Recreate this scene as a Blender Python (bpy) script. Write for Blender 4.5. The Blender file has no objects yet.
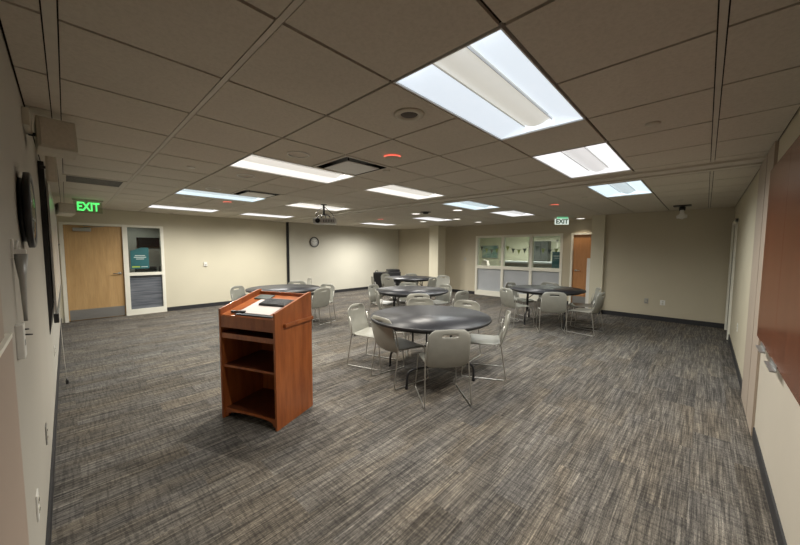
import bpy, bmesh, math, random
from mathutils import Vector, Matrix
random.seed(7)
PI = math.pi
sc = bpy.context.scene
COL = sc.collection
CAM_H, CEIL = 1.555, 2.43
EXPO = 1.27; EK = 2**-EXPO    # self-lit lens strengths are given relative to the exposure
XL, YR, YB, XE, XF = -0.139, -0.373, 9.68, 9.13, 10.02   # left wall, right wall, back wall, end wall, far wall

# ------------------------------------------------------------------ materials
MATS = {}
def mat(name, col, rough=.6, metal=0.0, emit=None, estr=0.0, spec=None, coat=0.0, trans=0.0):
    if name in MATS: return MATS[name]
    m = bpy.data.materials.new(name); m.use_nodes = True
    b = m.node_tree.nodes['Principled BSDF']
    b.inputs['Base Color'].default_value = (*col, 1)
    b.inputs['Roughness'].default_value = rough
    b.inputs['Metallic'].default_value = metal
    if spec is not None: b.inputs['Specular IOR Level'].default_value = spec
    if coat: b.inputs['Coat Weight'].default_value = coat; b.inputs['Coat Roughness'].default_value = .15
    if emit: b.inputs['Emission Color'].default_value = (*emit, 1); b.inputs['Emission Strength'].default_value = estr
    if trans: b.inputs['Transmission Weight'].default_value = trans
    MATS[name] = m
    return m
def N(m, t, **kw):
    n = m.node_tree.nodes.new(t)
    for k, v in kw.items(): setattr(n, k, v)
    return n
def LK(m, a, b): m.node_tree.links.new(a, b)
def bsdf(m): return m.node_tree.nodes['Principled BSDF']
def coords(m, scale=(1,1,1), rot=(0,0,0)):
    tc = N(m, 'ShaderNodeTexCoord'); mp = N(m, 'ShaderNodeMapping')
    mp.inputs['Scale'].default_value = scale; mp.inputs['Rotation'].default_value = rot
    LK(m, tc.outputs['Object'], mp.inputs['Vector']); return mp.outputs['Vector']
def noise(m, vec, scale, detail=3, rough=.5):
    n = N(m, 'ShaderNodeTexNoise'); n.inputs['Scale'].default_value = scale
    n.inputs['Detail'].default_value = detail; n.inputs['Roughness'].default_value = rough
    LK(m, vec, n.inputs['Vector']); return n
def ramp(m, fac, stops):
    r = N(m, 'ShaderNodeValToRGB'); e = r.color_ramp.elements
    while len(e) < len(stops): e.new(.5)
    for i, (p, c) in enumerate(stops): e[i].position = p; e[i].color = (*c, 1)
    LK(m, fac, r.inputs['Fac']); return r.outputs['Color']
def mixc(m, f, a, b, mode='MIX'):
    x = N(m, 'ShaderNodeMix', data_type='RGBA', blend_type=mode)
    if isinstance(f, (int, float)): x.inputs[0].default_value = f
    else: LK(m, f, x.inputs[0])
    for s, v in ((6, a), (7, b)):
        if isinstance(v, tuple): x.inputs[s].default_value = (*v, 1)
        else: LK(m, v, x.inputs[s])
    return x.outputs[2]
def bump(m, h, strength, dist=.002):
    b = N(m, 'ShaderNodeBump'); b.inputs['Strength'].default_value = strength; b.inputs['Distance'].default_value = dist
    LK(m, h, b.inputs['Height']); LK(m, b.outputs['Normal'], bsdf(m).inputs['Normal'])

def textured(name, col, rough, var=.08, scale=8, stretch=(1,1,1), bmp=0, bscale=200, **kw):
    if name in MATS: return MATS[name]
    m = mat(name, col, rough, **kw)
    v = coords(m, stretch); n = noise(m, v, scale, 4)
    c1 = tuple(c*(1-var) for c in col); c2 = tuple(min(1, c*(1+var)) for c in col)
    LK(m, ramp(m, n.outputs['Fac'], [(.3, c1), (.7, c2)]), bsdf(m).inputs['Base Color'])
    if bmp:
        n2 = noise(m, v, bscale, 2); bump(m, n2.outputs['Fac'], bmp)
    return m
def wood(name, dark, light, rough=.4, grain=(14, 14, 1.3), coat=0.0, wave=3.0):
    if name in MATS: return MATS[name]
    m = mat(name, light, rough, coat=coat)
    v = coords(m, grain); n = noise(m, v, 2.0, 6, .6)
    v2 = coords(m, (grain[0]*5, grain[1]*5, grain[2]*1.5)); n2 = noise(m, v2, 3.0, 3, .6)
    c = ramp(m, n.outputs['Fac'], [(.32, dark), (.68, light)])
    c2 = ramp(m, n2.outputs['Fac'], [(.3, (.72,.72,.72)), (.7, (1,1,1))])
    LK(m, mixc(m, .7, c, c2, 'MULTIPLY'), bsdf(m).inputs['Base Color'])
    return m

M_wall = textured('painted_wall', (.60,.56,.432), .75, .03, 1.2, bmp=.12, bscale=260)
M_wallg = textured('painted_wall_greige', (.50,.448,.335), .75, .03, 1.2, bmp=.12, bscale=260)
M_wallcool = textured('painted_wall_cool', (.56,.54,.455), .75, .03, 1.2, bmp=.12, bscale=260)
M_wallshade = textured('painted_wall_shaded', (.43,.405,.35), .75, .03, 1.2, bmp=.12, bscale=260)  # wall paint with vignette and lamp cutoff darkening mixed into the colour
M_wallp = textured('pink_beige_panel', (.36,.295,.235), .6, .03, 2)
M_wallp2 = textured('beige_panel_lower', (.38,.30,.24), .6, .03, 2)
M_lower = textured('cream_laminate', (.50,.455,.375), .5, .03, 2)
M_base = textured('rubber_baseboard', (.022,.022,.024), .55, .1, 20)
M_frame = textured('painted_white_frame', (.80,.78,.68), .45, .03, 6)
M_white = textured('white_plastic', (.72,.71,.66), .4, .03, 10)
M_speaker = textured('cream_speaker_shell', (.55,.52,.43), .55, .04, 20)
M_black = textured('black_plastic', (.012,.012,.013), .35, .2, 30)
M_gloss = mat('black_glass_screen', (.01,.01,.012), .08)
M_chrome = textured('chrome_wire', (.50,.49,.46), .42, .05, 40, metal=1.0)
M_steel = textured('brushed_steel', (.42,.42,.41), .38, .12, 6, (1,1,30), metal=.85)
M_dmetal = textured('black_powder_steel', (.018,.018,.02), .42, .2, 40)
M_shell = textured('warm_grey_chair_plastic', (.265,.262,.228), .36, .05, 14)
M_tee = textured('ceiling_tee_metal', (.58,.54,.46), .5, .04, 10)
M_lampmetal = textured('white_enamel', (.70,.70,.68), .4, .03, 10)

# ceiling tiles
M_tile = mat('mineral_ceiling_tile', (.52,.465,.39), .9)
v = coords(M_tile, (1,1,1)); n = noise(M_tile, v, 55, 3, .7); n1 = noise(M_tile, v, 1.1, 2)
c = ramp(M_tile, n.outputs['Fac'], [(.25, (.56,.515,.43)), (.6, (.64,.59,.50))])
c2 = ramp(M_tile, n1.outputs['Fac'], [(.3, (.93,.93,.93)), (.7, (1,1,1))])
LK(M_tile, mixc(M_tile, 1.0, c, c2, 'MULTIPLY'), bsdf(M_tile).inputs['Base Color'])
bump(M_tile, n.outputs['Fac'], .3)
M_gap = mat('dark_reveal', (.02,.017,.014), .95)

# carpet: planks along x, woven streaks
M_carpet = mat('woven_carpet', (.1,.1,.1), .95, spec=.15)
m = M_carpet
vb = coords(m)
br = N(m, 'ShaderNodeTexBrick'); br.offset = .37; br.squash = 1
br.inputs['Scale'].default_value = 1; br.inputs['Brick Width'].default_value = .92; br.inputs['Row Height'].default_value = .23
br.inputs['Mortar Size'].default_value = 0; br.inputs['Color1'].default_value = (0,0,0,1); br.inputs['Color2'].default_value = (1,1,1,1); br.inputs['Bias'].default_value = 0
LK(m, vb, br.inputs['Vector'])
# shift the streak pattern by plank so streaks break at plank ends
comb = N(m, 'ShaderNodeVectorMath', operation='MULTIPLY_ADD'); LK(m, br.outputs['Color'], comb.inputs[0]); comb.inputs[1].default_value = (7.3, 3.1, 5.7); LK(m, vb, comb.inputs[2])
def stretched(vec, s):
    mp = N(m, 'ShaderNodeMapping'); mp.inputs['Scale'].default_value = s; LK(m, vec, mp.inputs['Vector']); return mp.outputs['Vector']
s1 = noise(m, stretched(comb.outputs[0], (1.6, 26, 1)), 1.6, 4, .6)
s2 = noise(m, stretched(comb.outputs[0], (2.2, 95, 1)), 1.5, 3, .6)
s3 = noise(m, stretched(comb.outputs[0], (70, 6, 1)), 1.0, 2, .5)
s4 = noise(m, stretched(comb.outputs[0], (45, 150, 1)), 1.3, 3, .6)
s5 = noise(m, stretched(comb.outputs[0], (.7, 2.6, 1)), 1.2, 2, .5)
base = ramp(m, s1.outputs['Fac'], [(.34, (.072,.067,.060)), (.5, (.112,.104,.093)), (.68, (.175,.163,.142))])
line = ramp(m, s2.outputs['Fac'], [(.36, (.50,.50,.50)), (.56, (1.02,1.01,.99)), (.7, (1.55,1.52,1.46))])
c = mixc(m, .95, base, line, 'MULTIPLY')
cross = ramp(m, s3.outputs['Fac'], [(.40, (.5,.5,.52)), (.52, (1,1,1))])
c = mixc(m, .6, c, cross, 'MULTIPLY')
spk = ramp(m, s4.outputs['Fac'], [(.3, (.55,.55,.56)), (.7, (1.45,1.42,1.36))])
c = mixc(m, .8, c, spk, 'MULTIPLY')
hue = ramp(m, s5.outputs['Fac'], [(.35, (.94,.97,1.03)), (.5, (1,1,1)), (.66, (1.06,1.0,.91))])
c = mixc(m, .8, c, hue, 'MULTIPLY')
pl = ramp(m, br.outputs['Color'], [(0, (.92,.915,.93)), (1, (1.40,1.39,1.40))])
c = mixc(m, .9, c, pl, 'MULTIPLY')
LK(m, c, bsdf(m).inputs['Base Color']); bump(m, s4.outputs['Fac'], .5, .004)

M_maple = wood('maple_door', (.50,.31,.13), (.60,.39,.18), .42, (6,6,.7), coat=.1)
M_orange = wood('orange_oak_door', (.50,.22,.075), (.60,.29,.11), .42, (6,6,.7), coat=.1)
M_cherry = wood('cherry_lectern', (.25,.065,.016), (.42,.13,.036), .38, (7,7,1.0), coat=.2)
M_cherryshade = wood('cherry_lectern_shaded', (.085,.022,.008), (.15,.040,.013), .5, (7,7,1.0))  # darker copy of the cherry, shelf shadow put into the colour
M_glosswood = wood('dark_gloss_cherry', (.13,.042,.018), (.19,.065,.03), .24, (9,9,.6), coat=.0)
M_top = textured('dark_table_laminate', (.022,.023,.028), .40, .35, 2.2, bmp=.05, bscale=90, spec=.32)
M_edge = textured('black_table_edge', (.012,.012,.014), .5, .2, 30)

def glass_mat(name, tint=(.9,.95,.93), rough=.02, refl=.08):
    m = bpy.data.materials.new(name); m.use_nodes = True; nt = m.node_tree
    for n in list(nt.nodes):
        if n.type != 'OUTPUT_MATERIAL': nt.nodes.remove(n)
    out = [n for n in nt.nodes if n.type == 'OUTPUT_MATERIAL'][0]
    t = nt.nodes.new('ShaderNodeBsdfTransparent'); t.inputs['Color'].default_value = (*tint, 1)
    g = nt.nodes.new('ShaderNodeBsdfGlossy'); g.inputs['Roughness'].default_value = rough
    f = nt.nodes.new('ShaderNodeFresnel'); f.inputs['IOR'].default_value = 1.5
    mx = nt.nodes.new('ShaderNodeMixShader')
    nt.links.new(f.outputs[0], mx.inputs[0]); nt.links.new(t.outputs[0], mx.inputs[1]); nt.links.new(g.outputs[0], mx.inputs[2])
    nt.links.new(mx.outputs[0], out.inputs['Surface']); MATS[name] = m; return m
M_glass = glass_mat('window_glass')
M_frost = textured('frosted_grey_film', (.42,.44,.46), .5, .05, 3)
M_film = mat('grey_film_reflections', (.12,.13,.15), .35)
v = coords(M_film, (1.2, 1, 26)); n = noise(M_film, v, 1.4, 4, .6)
LK(M_film, ramp(M_film, n.outputs['Fac'], [(.3, (.055,.062,.078)), (.72, (.20,.215,.24))]), bsdf(M_film).inputs['Base Color'])  # horizontal streaks paint reflections into the film colour

# ------------------------------------------------------------------ mesh helpers
class MB:
    def __init__(s): s.bm = bmesh.new(); s.mats = []
    def mi(s, m):
        if m not in s.mats: s.mats.append(m)
        return s.mats.index(m)
    def _fin(s, faces, m, smooth=False):
        if m is not None:
            i = s.mi(m)
            for f in faces: f.material_index = i; f.smooth = smooth
    def box(s, lo, hi, m=None, bev=0, M=None, seg=2):
        t = bmesh.new(); bmesh.ops.create_cube(t, size=1)
        lo, hi = Vector(lo), Vector(hi); c = (lo+hi)/2; d = hi-lo
        for v in t.verts: v.co = Vector((v.co.x*d.x, v.co.y*d.y, v.co.z*d.z)) + c
        if bev: bmesh.ops.bevel(t, geom=t.edges[:], offset=bev, segments=seg, affect='EDGES', profile=.7)
        s.merge(t, m, M, smooth=False)
    def merge(s, t, m, M=None, smooth=False):
        if M is not None: bmesh.ops.transform(t, matrix=M, verts=t.verts[:])
        vm = {v: s.bm.verts.new(v.co) for v in t.verts}
        fs = []
        for f in t.faces:
            try: fs.append(s.bm.faces.new([vm[v] for v in f.verts]))
            except ValueError: pass
        s._fin(fs, m, smooth); t.free()
    def prism(s, poly, z0, z1, m=None, M=None, bev=0):
        t = bmesh.new()
        a = [t.verts.new((x, y, z0)) for x, y in poly]; b = [t.verts.new((x, y, z1)) for x, y in poly]
        t.faces.new(a[::-1]); t.faces.new(b); k = len(poly)
        for i in range(k): t.faces.new((a[i], a[(i+1) % k], b[(i+1) % k], b[i]))
        bmesh.ops.recalc_face_normals(t, faces=t.faces[:])
        if bev: bmesh.ops.bevel(t, geom=t.edges[:], offset=bev, segments=2, affect='EDGES')
        s.merge(t, m, M)
    def lathe(s, prof, seg=48, m=None, M=None, smooth=True, caps=True):
        t = bmesh.new(); rings = []
        for r, z in prof:
            if r < 1e-6: rings.append([t.verts.new((0, 0, z))])
            else: rings.append([t.verts.new((r*math.cos(2*PI*i/seg), r*math.sin(2*PI*i/seg), z)) for i in range(seg)])
        for a, b in zip(rings, rings[1:]):
            for i in range(seg):
                j = (i+1) % seg
                if len(a) == 1 and len(b) == 1: continue
                if len(a) == 1: t.faces.new((a[0], b[i], b[j]))
                elif len(b) == 1: t.faces.new((a[i], a[j], b[0]))
                else: t.faces.new((a[i], a[j], b[j], b[i]))
        if caps:
            for r in (rings[0], rings[-1]):
                if len(r) > 1: t.faces.new(r)
        bmesh.ops.recalc_face_normals(t, faces=t.faces[:])
        s.merge(t, m, M, smooth)
    def tube(s, pts, r, m=None, seg=8, M=None, closed=False):
        pts = [Vector(p) for p in pts]
        t = bmesh.new(); rings = []
        n = len(pts); up = Vector((0, 0, 1)); prev = None
        for i, p in enumerate(pts):
            d = (pts[min(i+1, n-1)] - pts[max(i-1, 0)])
            if closed: d = pts[(i+1) % n] - pts[i-1]
            d.normalize()
            if prev is None:
                ref = up if abs(d.z) < .9 else Vector((1, 0, 0)); a = d.cross(ref).normalized()
            else:
                a = (prev - d*prev.dot(d)).normalized()
            prev = a; b = d.cross(a)
            rings.append([t.verts.new(p + (a*math.cos(2*PI*k/seg) + b*math.sin(2*PI*k/seg))*r) for k in range(seg)])
        prs = list(zip(rings, rings[1:])) + ([(rings[-1], rings[0])] if closed else [])
        for A, B in prs:
            for k in range(seg): t.faces.new((A[k], A[(k+1) % seg], B[(k+1) % seg], B[k]))
        if not closed: t.faces.new(rings[0][::-1]); t.faces.new(rings[-1])
        bmesh.ops.recalc_face_normals(t, faces=t.faces[:])
        s.merge(t, m, M, True)
    def build(s, name, m=None, parent=None, loc=None, rot=None):
        me = bpy.data.meshes.new(name)
        if m is not None:
            for f in s.bm.faces:
                pass
            if not s.mats: s.mats = [m]
        bmesh.ops.recalc_face_normals(s.bm, faces=s.bm.faces[:]) if False else None
        s.bm.to_mesh(me); s.bm.free()
        for x in s.mats: me.materials.append(x)
        o = bpy.data.objects.new(name, me); COL.objects.link(o)
        if parent is not None: o.parent = parent
        if loc is not None: o.location = loc
        if rot is not None: o.rotation_euler = rot
        return o
def fillet(pts, r, k=5):
    """round the corners of a polyline"""
    pts = [Vector(p) for p in pts]; out = [pts[0]]
    for a, b, c in zip(pts, pts[1:], pts[2:]):
        d1 = (a-b); d2 = (c-b); q = min(r, d1.length*.45, d2.length*.45)
        p1 = b + d1.normalized()*q; p2 = b + d2.normalized()*q
        for i in range(k+1):
            t = i/k; out.append(p1*(1-t)**2 + b*2*t*(1-t) + p2*t*t)
    out.append(pts[-1]); return out
def tag(o, label, cat, group=None, kind=None):
    o['label'] = label; o['category'] = cat
    if group: o['group'] = group
    if kind: o['kind'] = kind
    return o
def thing(name, label, cat, loc=(0,0,0), rz=0, group=None):
    o = bpy.data.objects.new(name, None); COL.objects.link(o); o.location = loc; o.rotation_euler = (0, 0, rz)
    o.empty_display_size = .1
    return tag(o, label, cat, group)
def struct(o): o['kind'] = 'structure'; return o
def sbox(name, boxes, m, parent=None):
    b = MB()
    for q in boxes: b.box(q[0], q[1], q[2] if len(q) > 2 else m)
    o = b.build(name, m, parent)
    return o if parent else struct(o)
def obox(name, lo, hi, m, parent=None, bev=0, loc=None, rot=None):
    b = MB(); b.box(lo, hi, m, bev); return b.build(name, m, parent, loc, rot)
def copy_tree(o, parent=None, loc=None, rz=None, label=None):
    c = o.copy(); COL.objects.link(c)
    if parent is not None: c.parent = parent
    if loc is not None: c.location = loc
    if rz is not None: c.rotation_euler = (0, 0, rz)
    if label: c['label'] = label
    for ch in [x for x in bpy.data.objects if x.parent == o]: copy_tree(ch, c)
    return c

# ------------------------------------------------------------------ room shell
T = .12
sbox('floor', [((XL-T, YR-T, -.1), (XF+4.2, YB+3.2, 0))], M_carpet)
# ceiling: dark reveal plane + tiles with gaps, openings left over fixtures
g0y, PITCH = .01, .61
def fx(cx0, cy0, nx=2): return (cx0, cy0, cx0+nx*PITCH, cy0+PITCH)
# fixtures in metres (x0, y0)
LIGHTS = [
 (1.22, .62, 'nearest long ceiling light, with a pale central basket between bright wings', .78, 'n'),
 (3.05, .62, 'second bright ceiling light in the row nearest the cherry wall cabinet', .8, 'n'),
 (4.95, .62, 'bluish ceiling light beyond the ceiling track, nearest the bare tan end wall', .55, 'b'),
 (1.22, 3.06, 'bright ceiling light in front of the square air vent, above the lectern side', 1.0, 'w'),
 (3.05, 3.06, 'ceiling light just before the ceiling track, above the front round table', 1.0, 'w'),
 (4.95, 3.06, 'bluish ceiling light just past the ceiling track in the middle of the room', .75, 'b'),
 (6.80, 3.06, 'bright ceiling light nearest the exit sign above the glazed partition', .55, 'n'),
 (1.22, 5.50, 'bluish ceiling light beside the second square air vent', 1.0, 'b'),
 (3.05, 5.50, 'ceiling light right behind the hanging projector', 1.0, 'w'),
 (6.60, 5.30, 'ceiling light close to the square column top', .85, 'n'),
 (1.22, 7.92, 'narrow-looking ceiling light closest to the wall with the maple door', 1.0, 'n'),
 (3.05, 7.92, 'ceiling light closest to the black vertical strip on the back wall', 1.3, 'n'),
 (6.75, 7.75, 'farthest ceiling light, near the back corner beyond the clock', 2.3, 'n'),
]
VENTS = [(1.83, 2.45), (1.83, 4.89)]
GR = (0.0, 5.50)
occupied = [(x, y, x+1.22, y+.61) for x, y, *_ in LIGHTS]
occv = [(x, y, x+.61, y+.61) for x, y in VENTS + [GR]]
def clear(x0, y0, x1, y1, L):
    cx, cy = (x0+x1)/2, (y0+y1)/2
    return not any(a-.03 < cx < c+.03 and b-.03 < cy < d+.03 for a, b, c, d in L)
cb = MB()
TZ = CEIL; RECESS = .05
def tile_rect(x0, y0, x1, y1):
    # cut rect against fixtures in x (fixtures past the track are not on the same lattice)
    cuts = [(x0, y0, x1, y1)]
    for (a, b, c, d) in occupied + occv:
        new = []
        for (p, q, r, s_) in cuts:
            if c <= p+.02 or a >= r-.02 or d <= q+.02 or b >= s_-.02: new.append((p, q, r, s_)); continue
            if a > p+.02: new.append((p, q, a, s_))
            if c < r-.02: new.append((c, q, r, s_))
            if b > q+.02: new.append((max(p, a), q, min(r, c), b))
            if d < s_-.02: new.append((max(p, a), d, min(r, c), s_))
        cuts = new
    return cuts
xs_near = [XL] + [i*PITCH for i in range(0, 8)] + [4.42]
xs_far = [4.86, 4.95] + [4.95+i*PITCH for i in range(1, 7)] + [XE, XF]
ty = -.002
ys = [YR, ty] + [g0y+i*PITCH for i in range(1, 16)] + [YB]
WIDEX = {0.0: .022, .61: .013}
for xs in (xs_near, xs_far):
    for x0, x1 in zip(xs, xs[1:]):
        for y0, y1 in zip(ys, ys[1:]):
            if x1-x0 < .03 or y1-y0 < .03: continue
            for (a, b, c, d) in tile_rect(x0, y0, x1, y1):
                if c-a < .04 or d-b < .04: continue
                def gp(v, axis):
                    if axis == 'x' and abs(v) < 1e-6: return .024
                    if axis == 'x' and abs(v-.61) < 1e-6: return .016
                    if axis == 'y' and abs(v-ty) < 1e-6: return .017
                    return .009
                cb.box((a+gp(a,'x'), b+gp(b,'y'), TZ), (c-gp(c,'x'), d-gp(d,'y'), TZ+.015), M_tile)
# tee bars sitting in the wide reveals
for x, w in ((0.0, .019), (.61, .012)):
    cb.box((x-w, YR, TZ-.001), (x+w, YB, TZ+.012), M_tee)
cb.box((XL, ty-.012, TZ-.001), (4.42, ty+.012, TZ+.012), M_tee)
cb.box((4.86, ty-.012, TZ-.001), (XE, ty+.012, TZ+.012), M_tee)
def slab_cells():
    R = [(XL-T, YR-T, XF+.1, YB+T)]
    for (a, b, c, d) in occupied + occv:
        new = []
        for (p, q, r, s_) in R:
            if c <= p or a >= r or d <= q or b >= s_: new.append((p, q, r, s_)); continue
            if a > p: new.append((p, q, a, s_))
            if c < r: new.append((c, q, r, s_))
            if b > q: new.append((max(p, a), q, min(r, c), b))
            if d < s_: new.append((max(p, a), d, min(r, c), s_))
        R = new
    return R
for (a, b, c, d) in slab_cells(): cb.box((a, b, TZ+.0155), (c, d, TZ+.03), M_gap)
cb.box((XL-T, YR-T, TZ+.22), (XF+.1, YB+T, TZ+.25), M_gap)
struct(cb.build('ceiling'))
# folding wall track across the ceiling
tb = MB()
for (x0, x1, z) in ((4.42, 4.86, .0), (4.46, 4.55, -.02), (4.73, 4.82, -.02), (4.58, 4.70, -.008)):
    tb.box((x0, YR, TZ+z), (x1, YB, TZ+.0149), M_tee)
struct(tb.build('trim_1'))

# walls
def wall_panel(name, boxes, m): return sbox(name, boxes, m)
wall_panel('wall_left', [((XL-T, YR-T, 0), (XL, YB, CEIL+.2))], M_wallshade)
wall_panel('wall_right', [((XL, YR-T, 0), (8.08, YR, CEIL+.2)), ((8.08, YR-T, 2.06), (8.98, YR, CEIL+.2)), ((8.98, YR-T, 0), (XE+1.2, YR, CEIL+.2))], M_wallg)
D1a, D1b = -.02, .91       # door clear opening on back wall
S1a, S1b = 1.00, 1.62
OPT = 2.06
wall_panel('wall_back', [((XL, YB, 0), (D1a-.06, YB+T, CEIL+.2)), ((D1a-.06, YB, OPT+.05), (S1b+.06, YB+T, CEIL+.2)), ((S1b+.06, YB, 0), (4.91, YB+T, CEIL+.2)), ((4.91, YB, 0), (XF+T, YB+T, CEIL+.2), M_wallcool)], M_wall)
W0, W1, WT = 3.02, 5.88, 2.06   # glazed partition on far wall (y range)
DD0, DD1 = 1.86, 2.75
wall_panel('wall_far', [((XF, W1, 0), (XF+T, YB, CEIL+.2)), ((XF, W0, WT), (XF+T, W1, CEIL+.2)), ((XF, DD1+.05, 0), (XF+T, W0, CEIL+.2)),
                        ((XF, DD0-.05, 2.05), (XF+T, DD1+.05, CEIL+.2)), ((XF, 1.4, 0), (XF+T, DD0-.05, CEIL+.2))], M_wallg)
wall_panel('wall_end', [((XE, YR, 0), (XE+T, 1.80, CEIL+.2))], M_wallg)
wall_panel('wall_return', [((XE-.07, 1.80, 0), (9.50, 2.08, CEIL+.2)), ((9.50, 1.80, 0), (XF, 1.86, CEIL+.2))], M_wall)
# square column
sbox('column', [((9.20, 6.92, 0), (9.64, 7.32, CEIL))], M_wall); o = bpy.data.objects['column']; 
# baseboards
BH = .10; bt = .012
sbox('baseboard_left', [((XL, 1.57, 0), (XL+bt, YB, BH))], M_base)
sbox('baseboard_back', [((S1b+.07, YB-bt, 0), (XF, YB, BH))], M_base)
sbox('baseboard_far', [((XF-bt, W1+.01, 0), (XF, YB, BH)), ((XF-bt, DD1+.06, 0), (XF, W0-.01, BH))], M_base)
sbox('baseboard_end', [((XE-bt, YR, 0), (XE, 1.80, BH)), ((XE-.07-bt, 1.80-bt, 0), (XE-.07, 2.08, BH)), ((XE-.07-bt, 1.80-bt, 0), (XE-bt, 1.80, BH))], M_base)
sbox('baseboard_right', [((XL, YR+.006, 0), (3.88, YR+.016, BH)), ((4.40, YR, 0), (8.0, YR+bt, BH))], M_base)
sbox('baseboard_column', [((9.20-bt, 6.92-bt, 0), (9.20, 7.32, BH)), ((9.20, 6.92-bt, 0), (9.64, 6.92, BH))], M_base)

# left foreground: pinkish panels beside camera, with ledge
sbox('trim_2', [((XL, YR, 1.295), (XL+.004, 1.46, CEIL), M_wallp), ((XL, YR, 0), (XL+.010, 1.56, 1.285), M_wallp2), ((XL, YR, 1.285), (XL+.014, 1.52, 1.298), M_frame)], M_wallp)
# right wall pilaster and seams around the track pocket
sbox('trim_3', [((3.935, YR, 0), (4.36, YR+.020, CEIL), M_wallp), ((4.385, YR, 0), (4.95, YR+.020, CEIL), M_wallp), ((4.36, YR, 0), (4.385, YR+.005, CEIL), M_base),
                ((4.97, YR, 0), (5.02, YR+.014, CEIL), M_base)], M_wallp)
# lower cream laminate wainscot under the cabinet
sbox('trim_4', [((XL, YR, 0), (3.90, YR+.006, .858))], M_lower)
# black vertical strip on the back wall = end post of folding wall track
sbox('trim_5', [((4.87, YB-.03, 0), (4.95, YB, CEIL))], M_black)

# ------------------------------------------------------------------ door 1 (maple) with sidelight on back wall
fy = YB-.02
def frame_bars(name, bars, m=M_frame): 
    return sbox(name, bars, m)
fr = sbox('door_frame_1', [
 ((D1a-.06, fy, 0), (D1a, YB+T, OPT+.05)), ((D1b, fy, 0), (S1a, YB+T, OPT+.05)), ((S1b, fy, 0), (S1b+.06, YB+T, OPT+.05)),
 ((D1a, fy+.003, OPT), (D1b, YB+T-.002, OPT+.05)), ((S1a, fy+.003, OPT), (S1b, YB+T-.002, OPT+.05)), ((S1a, fy+.003, .93), (S1b, YB+T-.002, 1.0)), ((S1a, fy+.003, 0), (S1b, YB+T-.002, .13))], M_frame)
d1 = bpy.data.objects.new('door_1', None); COL.objects.link(d1); d1.location = (D1a, YB+.04, 0); struct(d1)
obox('door_leaf', (.003, 0, .012), (D1b-D1a-.003, .045, OPT-.004), M_maple, d1)
obox('kick_plate', (.02, -.004, .02), (D1b-D1a-.02, 0, .24), M_steel, d1)
def lever(parent, x, z, sgn):
    b = MB()
    b.lathe([(.0, 0), (.032, 0), (.032, .012), (.012, .016), (.012, .05), (0, .05)], 20, M_chrome, Matrix.Translation((x, 0, z)) @ Matrix.Rotation(PI/2, 4, 'X'))
    b.tube(fillet([(x, -.045, z), (x+sgn*.03, -.05, z), (x+sgn*.12, -.05, z-.004)], .02), .009, M_chrome)
    return b.build('door_handle', M_chrome, parent)
lever(d1, D1b-D1a-.07, 1.0, -1)
b = MB(); b.box((.14, -.07, OPT-.13), (.42, 0, OPT-.06), M_steel, .006); b.tube([(.30, -.05, OPT-.055), (.62, -.20, OPT-.02), (.30, -.10, OPT-.01)], .008, M_steel)
b.build('door_closer', M_steel, d1)
w1 = struct(obox('window_1', (S1a, YB+.045, 1.0), (S1b, YB+.051, OPT), M_glass))
w1b = struct(obox('window_2', (S1a, YB+.045, .13), (S1b, YB+.055, .93), M_film))

def sheet(name, w, h, m, lines, parent=None):
    b = MB(); b.box((-w/2, -.002, 0), (w/2, 0, h), m)
    for (x0, x1, z, t, mm) in lines: b.box((x0, -.0035, z), (x1, -.002, z+t), mm)
    return b
M_teal = textured('teal_card', (.02,.12,.13), .5, .15, 6)
M_ink = mat('pale_print', (.55,.65,.62), .6); M_lime = mat('lime_print', (.35,.48,.05), .6)
b = MB(); b.prism([(-.17, 0), (.17, 0), (.17, .50), (.04, .50), (-.17, .42)], 0, .003, M_teal, Matrix.Rotation(PI/2, 4, 'X'))
for i, (a, c) in enumerate(((-.09, .10), (-.11, .12), (-.07, .08))): b.box((a, -.0045, .30-i*.04), (c, -.003, .318-i*.04), M_ink)
b.box((-.15, -.0045, .03), (.0, -.003, .06), M_lime); b.box((.02, -.0045, .035), (.14, -.003, .05), M_ink)
tag(b.build('notice', M_teal, None, (1.21, YB+.04, 1.09)), 'teal notice with pale print on the glass beside the maple door', 'sign')

# ------------------------------------------------------------------ glazed partition (far wall)
MY = [3.94, 4.88]
fr = [((XF-.02, W0, 0), (XF+T, W0+.07, WT)), ((XF-.02, W1-.07, 0), (XF+T, W1, WT)), ((XF-.016, W0+.07, WT-.07), (XF+T-.002, W1-.07, WT)),
      ((XF-.016, W0+.07, .0), (XF+T-.002, W1-.07, .17)), ((XF-.016, W0+.07, .93), (XF+T-.002, W1-.07, 1.03))] + [((XF-.02, y-.04, 0), (XF+T, y+.04, WT)) for y in MY]
sbox('window_frame_3', fr, M_frame)
k = 3
edges = [W0+.07] + [v for y in MY for v in (y-.04, y+.04)] + [W1-.07]
for i in range(3):
    a, c = edges[2*i], edges[2*i+1]
    struct(obox('window_%d' % k, (XF+.05, a, 1.03), (XF+.056, c, WT-.07), M_glass)); k += 1
    struct(obox('window_%d' % k, (XF+.045, a, .17), (XF+.057, c, .93), M_frost)); k += 1

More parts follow.
